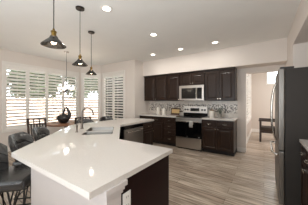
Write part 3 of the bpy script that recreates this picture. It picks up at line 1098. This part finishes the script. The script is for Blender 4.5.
def make_dining_chair(label):
    """seat centre at the origin, facing local +y, back at -y"""
    t = thing('dining_chair', label, 'chair', (0, 0, 0), 0, 'dark wooden dining chairs')
    MB().box(-0.21, 0.21, -0.20, 0.21, 0.44, 0.475, 0.01).build('seat', M['dark_wood'], t)
    for sx_ in (-1, 1):
        MB().bar((sx_ * 0.19, 0.185, 0.0), (sx_ * 0.19, 0.185, 0.44), 0.036).build('leg', M['dark_wood'], t)
        MB().bar((sx_ * 0.195, -0.225, 0.0), (sx_ * 0.195, -0.19, 0.45), 0.036).bar((sx_ * 0.195, -0.19, 0.44), (sx_ * 0.195, -0.245, 0.97), 0.034, 0.03).build('leg', M['dark_wood'], t)
    b = MB()
    b.bar((-0.195, -0.243, 0.955), (0.195, -0.243, 0.955), 0.026, 0.032)
    b.bar((-0.195, -0.231, 0.84), (0.195, -0.231, 0.84), 0.022, 0.026)
    b.bar((-0.195, -0.20, 0.56), (0.195, -0.20, 0.56), 0.022, 0.032)
    for x in (-0.065, 0.065):
        b.bar((x, -0.23, 0.84), (x, -0.243, 0.95), 0.018, 0.02)
    for x in (-0.13, -0.065, 0.0, 0.065, 0.13):
        b.bar((x, -0.20, 0.56), (x, -0.231, 0.84), 0.03, 0.014)
    b.build('backrest', M['dark_wood'], t)
    MB().bar((-0.19, 0.185, 0.2), (-0.195, -0.21, 0.2), 0.02).bar((0.19, 0.185, 0.2), (0.195, -0.21, 0.2), 0.02).bar((-0.19, 0, 0.2), (0.19, 0, 0.2), 0.02).build('stretcher', M['dark_wood'], t)
    return t


ch0 = make_dining_chair('dark wooden openwork dining chair left of the table, above the middle stools')
# back sits at (-4.39, 1.67), facing (-0.5, 0.87)
a_face = math.atan2(0.80, -0.60)
ch0.location = (-4.38 - 0.60 * 0.16, 1.66 + 0.80 * 0.16, 0)
ch0.rotation_euler = (0, 0, a_face - PI / 2)
dup(ch0, (-4.02, 2.42, 0), math.radians(88), 'dark wooden dining chair right of the table, behind the faucet base')

# charcoal sculptural vase on the table
t = thing('vase', 'charcoal sculptural vase with a looped handle on the dining table', 'vase', (TX - 0.08, TY - 0.04, 0.76), math.radians(34))
b = auto_smooth(MB().lathe([(0.085, 0.0), (0.10, 0.01), (0.185, 0.12), (0.17, 0.19), (0.11, 0.225), (0.06, 0.235)], (0, 0, 0), 9).build('body', M['sculpt'], t), 20)
lp = [(-0.03, 0, 0.20), (-0.005, 0, 0.28), (0.025, 0, 0.36), (0.055, 0, 0.425), (0.075, 0, 0.44), (0.10, 0, 0.40), (0.14, 0, 0.33), (0.165, 0, 0.25), (0.16, 0, 0.17), (0.12, 0, 0.11)]
rad = [0.030, 0.028, 0.024, 0.017, 0.014, 0.024, 0.040, 0.046, 0.046, 0.04]
auto_smooth(MB().tube(lp, rad, 8).build('handle', M['sculpt'], t), 60)

# chandelier
CX, CY = -4.575, 2.41
t = thing('chandelier', 'small dark chandelier with frosted white shades over the dining table', 'chandelier', (CX, CY, 1.62))
cz = CEIL - 1.62
auto_smooth(MB().lathe([(0.06, cz - 0.03), (0.065, cz - 0.012), (0.065, cz - 0.001)], (0, 0, 0), 18).build('canopy', M['chrome'], t))
MB().rod((0, 0, 0.14), (0, 0, cz - 0.02), 0.006, n=8).build('stem', M['nickel_dark'], t)
auto_smooth(MB().lathe([(0.008, -0.03), (0.022, -0.01), (0.014, 0.02), (0.028, 0.06), (0.016, 0.11), (0.01, 0.15)], (0, 0, 0), 14).build('hub', M['bronze'], t), 60)
for k in range(5):
    a = math.radians(34) + k * 2 * PI / 5
    ca, sa = math.cos(a), math.sin(a)
    arm = MB().tube([(0.015 * ca, 0.015 * sa, 0.05), (0.07 * ca, 0.07 * sa, -0.005), (0.14 * ca, 0.14 * sa, -0.01), (0.18 * ca, 0.18 * sa, 0.03), (0.18 * ca, 0.18 * sa, 0.055)], 0.007, 8).build('arm', M['bronze'], t)
    auto_smooth(MB().lathe([(0.02, 0.05), (0.035, 0.06), (0.05, 0.13), (0.046, 0.13), (0.03, 0.068)], (0.18 * ca, 0.18 * sa, 0), 14).build('lamp_shade', M['frosted'], arm), 60)

ld = bpy.data.lights.new('chandelier_light', 'POINT')
ld.energy = 2.5
ld.color = (1.0, 0.95, 0.88)
ld.shadow_soft_size = 0.06
lo = bpy.data.objects.new('chandelier_light', ld)
COL.objects.link(lo)
lo.parent = t
lo.location = (0, 0, 0.22)

# ------------------------------------------------------------------ pendants and downlights
def make_pendant(label, loc):
    """origin at the shade's rim"""
    t = thing('pendant_lamp', label, 'pendant light', loc, 0, 'pendant lamps over the island')
    cz = CEIL - loc[2]
    auto_smooth(MB().lathe([(0.06, cz - 0.022), (0.062, cz - 0.004), (0.062, cz - 0.001)], (0, 0, 0), 20).build('canopy', M['bronze'], t))
    MB().rod((0, 0, 0.155), (0, 0, cz - 0.01), 0.0045, n=6).build('cord', M['cord'], t)
    auto_smooth(MB().lathe([(0.028, 0.088), (0.029, 0.094), (0.022, 0.098), (0.022, 0.125), (0.026, 0.128), (0.026, 0.138), (0.012, 0.148), (0.008, 0.165)], (0, 0, 0), 16).build('socket', M['brass'], t), 50)
    auto_smooth(MB().lathe([(0.108, 0.0), (0.107, 0.004), (0.07, 0.042), (0.042, 0.068), (0.032, 0.088), (0.029, 0.088), (0.039, 0.066), (0.067, 0.040), (0.104, 0.002), (0.108, 0.0)], (0, 0, 0), 28, caps=False).build('lamp_shade', M['smoke_glass'], t), 60)
    auto_smooth(MB().lathe([(0.004, 0.012), (0.018, 0.018), (0.026, 0.036), (0.02, 0.06), (0.013, 0.076), (0.013, 0.09)], (0, 0, 0), 14).build('bulb', M['bulb'], t), 80)
    ld = bpy.data.lights.new('bulb_light', 'POINT')
    ld.energy = PENDANT_POWER
    ld.color = (1.0, 0.86, 0.68)
    ld.shadow_soft_size = 0.03
    lo = bpy.data.objects.new('bulb_light', ld)
    COL.objects.link(lo)
    lo.parent = t
    lo.location = (0, 0, -0.03)
    return t


make_pendant('smoked glass pendant lamp nearest the camera, the largest of the row', (-1.685, 0.765, 1.905))
make_pendant('middle smoked glass pendant lamp of the row over the island', (-2.26, 1.39, 1.90))
make_pendant('farthest and smallest smoked glass pendant lamp over the island', (-2.86, 2.0, 1.90))


def make_can(x, y, label):
    t = thing('recessed_light', label, 'ceiling light', (x, y, CEIL), 0, 'recessed ceiling lights')
    auto_smooth(MB().lathe([(0.058, -0.003), (0.062, -0.008), (0.085, -0.006), (0.088, -0.0005), (0.058, -0.0005)], (0, 0, 0), 24, caps=False).build('trim_ring', M['white_trim'], t), 50)
    MB().lathe([(0.059, -0.0042), (0.05, -0.0048), (0.002, -0.005)], (0, 0, 0), 24).build('lens', M['can_lens'], t)
    ld = bpy.data.lights.new('can_light', 'AREA')
    ld.shape = 'DISK'
    ld.size = 0.11
    ld.energy = CAN_POWER
    ld.color = (1.0, 0.96, 0.90)
    lo = bpy.data.objects.new('can_light', ld)
    COL.objects.link(lo)
    lo.parent = t
    lo.location = (0, 0, -0.012)
    return t


make_can(-1.945, 1.62, 'round recessed ceiling light nearest the camera, top middle')
make_can(-1.90, 2.80, 'recessed ceiling light alone in the middle of the kitchen ceiling')
make_can(-2.73, 3.99, 'leftmost recessed ceiling light of the row of three along the soffit')
make_can(-1.835, 3.985, 'middle recessed ceiling light of the row of three along the soffit')
make_can(-0.956, 3.99, 'rightmost recessed ceiling light of the row of three along the soffit')

# ------------------------------------------------------------------ armchair in the far room
t = thing('armchair', 'dark wooden armchair with brown cushion in the room beyond the passage', 'chair', (0.17, 6.85, 0), math.radians(90))
# local +y is the front; the photo shows its side
for sx_ in (-1, 1):
    for sy_ in (-1, 1):
        MB().bar((sx_ * 0.29, sy_ * 0.27, 0.0), (sx_ * 0.29, sy_ * 0.27, 0.69), 0.055).build('leg', M['dark_wood'], t)
    MB().box(sx_ * 0.29 - 0.04, sx_ * 0.29 + 0.04, -0.32, 0.32, 0.69, 0.745, 0.01).build('arm', M['dark_wood'], t)
MB().box(-0.26, 0.26, -0.29, 0.29, 0.30, 0.36).build('seat_frame', M['dark_wood'], t)
MB().box(-0.255, 0.255, -0.27, 0.30, 0.36, 0.49, 0.04).build('seat_cushion', M['cushion'], t)
MB().slab((0, -0.30, 0.66), (0.51, 0.10, 0.40), Matrix.Rotation(math.radians(8), 3, 'X'), 0.03).build('back_cushion', M['cushion'], t)
